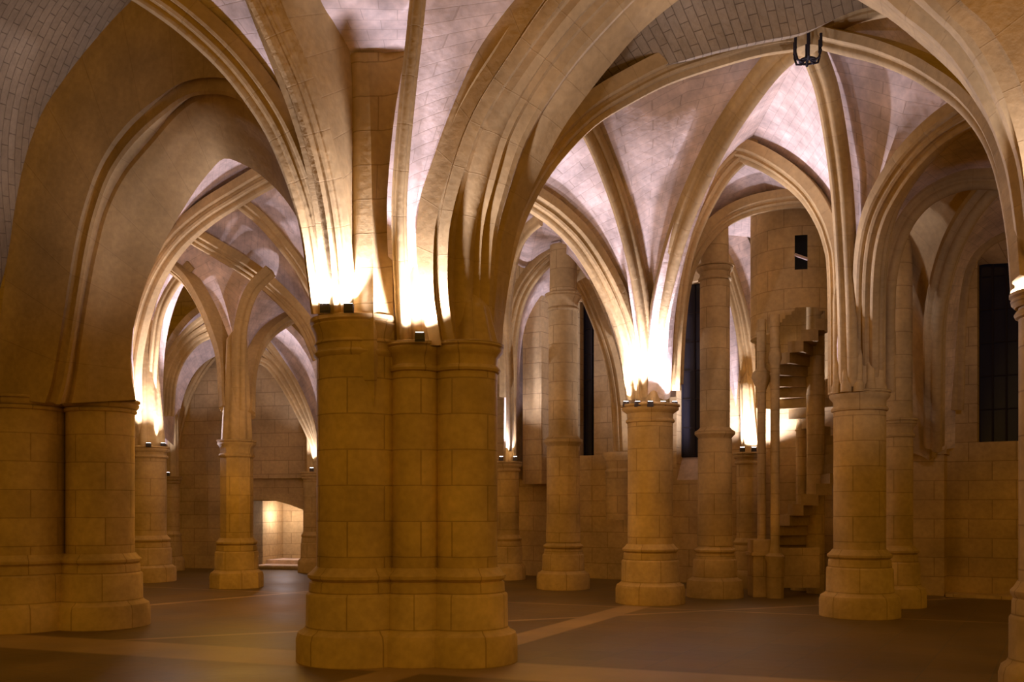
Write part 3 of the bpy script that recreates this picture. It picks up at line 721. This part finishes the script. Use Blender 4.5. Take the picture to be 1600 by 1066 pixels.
# newel and helical steps
bm = bmesh.new(); nx, ny = (1277-800)/F*(TD+.2), TD+.3
lathe(nx, ny, [(.16,0),(.16,5.6)], 24, bm=bm); link('newel', bm, 'pier', tw)
for i in range(-4, 30):
    a0 = math.radians(150+i*22.5); z = .90+i*.18-.02
    a1 = a0+math.radians(26)
    if z > 5.05: break
    bm = bmesh.new(); bm.loops.layers.uv.new('UVMap')
    r1 = .64
    pts = [(nx+.1*math.cos((a0+a1)/2), ny+.1*math.sin((a0+a1)/2))]
    pts += [(nx-.14+(r1)*math.cos(a0+(a1-a0)*q/4), ny-.1+(r1)*math.sin(a0+(a1-a0)*q/4)) for q in range(5)]
    lo = [bm.verts.new((x, y, z)) for x, y in pts]; hi = [bm.verts.new((x, y, z+.2)) for x, y in pts]
    bm.faces.new(lo[::-1]); bm.faces.new(hi)
    for k in range(len(pts)):
        k2 = (k+1) % len(pts); bm.faces.new((lo[k], lo[k2], hi[k2], hi[k]))
    bmesh.ops.recalc_face_normals(bm, faces=bm.faces[:])
    link('step', bm, 'pier', tw, smooth=False)
# colonnettes
def colonnette(px, D, hw, y0, y1, capy, bulb):
    x, y, r = (px-800)/F*D, D, hw/F*D
    bm = bmesh.new(); zb, zt_, zc = max(ZH(y0, D), 0), ZH(y1, D), ZH(capy, D)
    lathe(x, y, [(r*1.9, 0), (r*1.9, .62), (r*2.2, .68), (r*2.2, .72), (r*1.3, .78), (r*1.15, .84), (r, .9), (r, zc-.3), (r*1.2, zc-.27), (r, zc-.24),
                 (r*bulb*.7, zc-.12), (r*bulb, zc), (r*bulb*.9, zc+.08), (r*1.1, zc+.16), (r*1.1, zt_)], 20, bm=bm)
    return link('colonnette', bm, 'pier', tw)
colonnette(1211, TD-.62, 7, 915, 492, 560, 1.5)
colonnette(1190, TD-.2, 6.5, 905, 500, 590, 2.4)
colonnette(1253, TD+.95, 9, 900, 636, 650, 1.3)
bm = bmesh.new(); bm.loops.layers.uv.new('UVMap')
v = P(1192, 800, TD-.3); box(bm, v.x-.22, v.x+.22, v.y-.2, v.y+.2, 0, 1.0); box(bm, v.x-.25, v.x+.25, v.y-.23, v.y+.23, .72, .78)
box(bm, v.x+.3, v.x+1.0, v.y+.0, v.y+.12, .15, .85)
link('parapet', bm, 'pier', tw, smooth=False)

# ------------------------------------------------------------------ iron chandelier
v = P(1262, 62, 11.3)
ch = empty('iron_chandelier', (v.x, v.y, v.z-.3), 'small dark iron chandelier hanging from the vault keystone', 'chandelier', kind='thing')
r = .165
bm = bmesh.new(); tube(bm, [(v.x, v.y, v.z+.25), (v.x, v.y, v.z-.22)], .012); link('rod', bm, 'iron', ch)
bm = bmesh.new(); zr = v.z-.25
tube(bm, [(v.x+r*.55*math.cos(a), v.y+r*.55*math.sin(a), zr) for a in [2*PI*k/24 for k in range(25)]], .014); link('ring', bm, 'iron', ch)
for k in range(6):
    a = 2*PI*k/6+.3; ca, sa = math.cos(a), math.sin(a)
    bm = bmesh.new()
    tube(bm, [(v.x, v.y, zr+.05), (v.x+r*.5*ca, v.y+r*.5*sa, zr-.02), (v.x+r*.85*ca, v.y+r*.85*sa, zr+.0), (v.x+r*ca, v.y+r*sa, zr+.08), (v.x+r*ca, v.y+r*sa, zr+.13)], .014)
    arm = link('arm', bm, 'iron', ch)
    bm = bmesh.new(); lathe(v.x+r*ca, v.y+r*sa, [(.012, zr+.11), (.02, zr+.13), (.017, zr+.14), (.017, zr+.27)], 10, bm=bm); link('candle', bm, 'iron', arm)
# keystone boss
bm = bmesh.new(); kv = P(1262, 60, 11.75); lathe(kv.x, kv.y, [(.05, kv.z-.18), (.16, kv.z-.15), (.2, kv.z-.08), (.2, kv.z+.1)], 24, bm=bm)
tag(link('keystone', bm, 'rib'), 'round carved keystone from which the iron chandelier hangs', 'keystone', kind='thing')

# ------------------------------------------------------------------ floodlights
WHITE = (.90, .86, 1.22)
def flood(px, py, D, label, group, power=60, aim=(0,0,1), size=.055, spot=115, first=[None]):
    p = P(px, py, D)
    t = empty('floodlight', p, label, 'lamp', group, 'thing')
    if first[0] is None:
        bm = bmesh.new(); box(bm, -.045, .045, -.035, .035, 0.015, .085); h = link('housing', bm, 'housing', smooth=False); h.parent = t
        bm = bmesh.new(); box(bm, -.037, .037, -.028, .028, .083, .09); l_ = link('lens', bm, 'lens', smooth=False); l_.parent = t
        bm = bmesh.new(); box(bm, -.05, .05, -.008, .008, 0, .05); s_ = link('bracket', bm, 'housing', smooth=False); s_.parent = t
        first[0] = (h, l_, s_)
    else:
        for o in first[0]:
            c = o.copy(); C.objects.link(c); c.parent = t
    ld = bpy.data.lights.new('flood_beam', 'SPOT'); ld.energy = power; ld.color = WHITE; ld.shadow_soft_size = .04; ld.spot_size = math.radians(spot); ld.spot_blend = .5
    lo = bpy.data.objects.new('flood_beam', ld); C.objects.link(lo); lo.location = p+Vector((0,0,.11))
    lo.rotation_euler = Vector(aim).to_track_quat('-Z', 'Y').to_euler()
    lo.parent = t; lo.location = (0,0,.11)
    return t
FL = 270
flood(508, 489, 9.50, 'left one of the pair of floodlights on the high left capital of the massive pier', 'floodlights on the massive pier', FL*1.2, (-.3,.1,1), spot=150)
flood(545, 489, 9.45, 'right one of the pair of floodlights on the high left capital of the massive pier', 'floodlights on the massive pier', FL*1.0, (-.55,.1,1), spot=135)
flood(656, 534, 9.40, 'single floodlight on the right capital of the massive pier', 'floodlights on the massive pier', FL*1.3, (-.1,.1,1), spot=135)
for px, dD, nm in ((978,-.15,'leftmost'), (996,-.38,'second from left'), (1016,-.47,'middle'), (1036,-.38,'second from right'), (1054,-.15,'rightmost')):
    flood(px, 636, 15.8+dD, nm+' of five floodlights on the round pier', 'floodlights on the round pier', FL*{'middle': 2.6, 'leftmost': .6, 'rightmost': .5}.get(nm, .9), ((px-1016)/110,-.8,1), spot=125 if nm == 'middle' else 130)
for px, dD, nm in ((208,-.1,'left'), (232,-.45,'middle'), (255,-.1,'right')):
    flood(px, 699, 20.3+dD, nm+' of three floodlights on the far left pier in the archway', 'floodlights on the far left pier', FL*2.2, ((px-212)/70,-.6,1), spot=140)
flood(262, 744, 23.2, 'small floodlight at the foot of the far left wall arch', 'floodlights at the far left wall', FL*.35, (.0,-.2,1), spot=110)
flood(487, 737, 22.7, 'floodlight on the low pier left of the massive pier', 'floodlights at the far left wall', FL*.5, (-.2,-.2,1), spot=120)
flood(783, 720, 20.5, 'left one of two floodlights on the low pier behind the massive pier', 'floodlights on the low pier', FL*.9, (0,-.1,1), spot=110)
flood(805, 720, 20.6, 'right one of two floodlights on the low pier behind the massive pier', 'floodlights on the low pier', FL*.35, (.1,-.1,1), spot=110)
flood(1160, 706, 18.35, 'left one of two floodlights behind the stair colonnettes', 'floodlights behind the stair', FL*1.3, (-.4,.3,1), spot=140)
flood(1178, 706, 18.35, 'right one of two floodlights behind the stair colonnettes', 'floodlights behind the stair', FL*1.3, (.1,.3,1), spot=140)
flood(1640, 452, 7.38, 'added floodlight on the near pier, unseen past the right edge', 'added floodlights on the near pier', FL*1.0, (.0,-.1,1), spot=140)  # unseen floodlight, added off frame to light the vault

flood(565, 593, 12.25, 'added floodlight at the back of the massive pier, hidden behind its left lobe', 'floodlights on the massive pier', FL*1.5, (-.3,.9,1), spot=125)  # added unseen source, brightens the vault cells of the far left bay
flood(700, 577, 11.25, 'added floodlight at the back of the massive pier, hidden behind its right lobe', 'floodlights on the massive pier', FL*.6, (.3,.8,1), spot=120)  # added unseen source for the cells behind the wide rib
flood(1628, 477, 8.2, 'added floodlight at the back of the near pier, unseen beyond the right edge', 'added floodlights on the near pier', FL*1.0, (0,.9,1), spot=130)  # added out of frame to brighten the right-hand vault cells
# warm fill lights without fixtures, added to brighten the bays
def lamp(name, loc, power, col, r=.5, kind='POINT'):
    ld = bpy.data.lights.new(name, kind); ld.energy = power; ld.color = col; ld.shadow_soft_size = r
    o = bpy.data.objects.new(name, ld); o.location = loc; C.objects.link(o); return o
WARM = (1.0, .50, .055)
lamp('warm_fill', (1.0, -2.0, 4.5), 430, WARM, 1.2)
lamp('warm_fill', (-7.0, 0.5, 5.0), 130, WARM, .8)
lamp('warm_fill', (5.5, 5.0, 3.0), 90, WARM, .8)
lamp('warm_fill', (-4.3, 15.5, 2.5), 120, WARM, .8)
lamp('warm_fill', (0.6, 13.6, 2.6), 60, WARM, .8)
lamp('passage_lamp', tuple((pA+pB)/2+nl*.9-dl*.35+Vector((0,0,1.35))), 25, (1,.88,.95), .08)

w = bpy.data.worlds.new('world'); S.world = w; w.use_nodes = True
bg = w.node_tree.nodes['Background']; bg.inputs[0].default_value = (1.0, .50, .045, 1); bg.inputs[1].default_value = .235

# ------------------------------------------------------------------ camera
cd = bpy.data.cameras.new('camera'); co = bpy.data.objects.new('camera', cd); C.objects.link(co)
co.location = (0, 0, CH); co.rotation_euler = (PI/2, 0, 0)
cd.sensor_fit = 'HORIZONTAL'; cd.sensor_width = 36; cd.lens = F/1600*36
cd.shift_x = 0; cd.shift_y = (HY-533)/1600
cd.clip_start = .05; cd.clip_end = 200
S.camera = co
S.view_settings.view_transform = 'Standard'; S.view_settings.look = 'None'
S.view_settings.gamma = 1; S.view_settings.exposure = -0.08; S.view_settings.use_curve_mapping = False
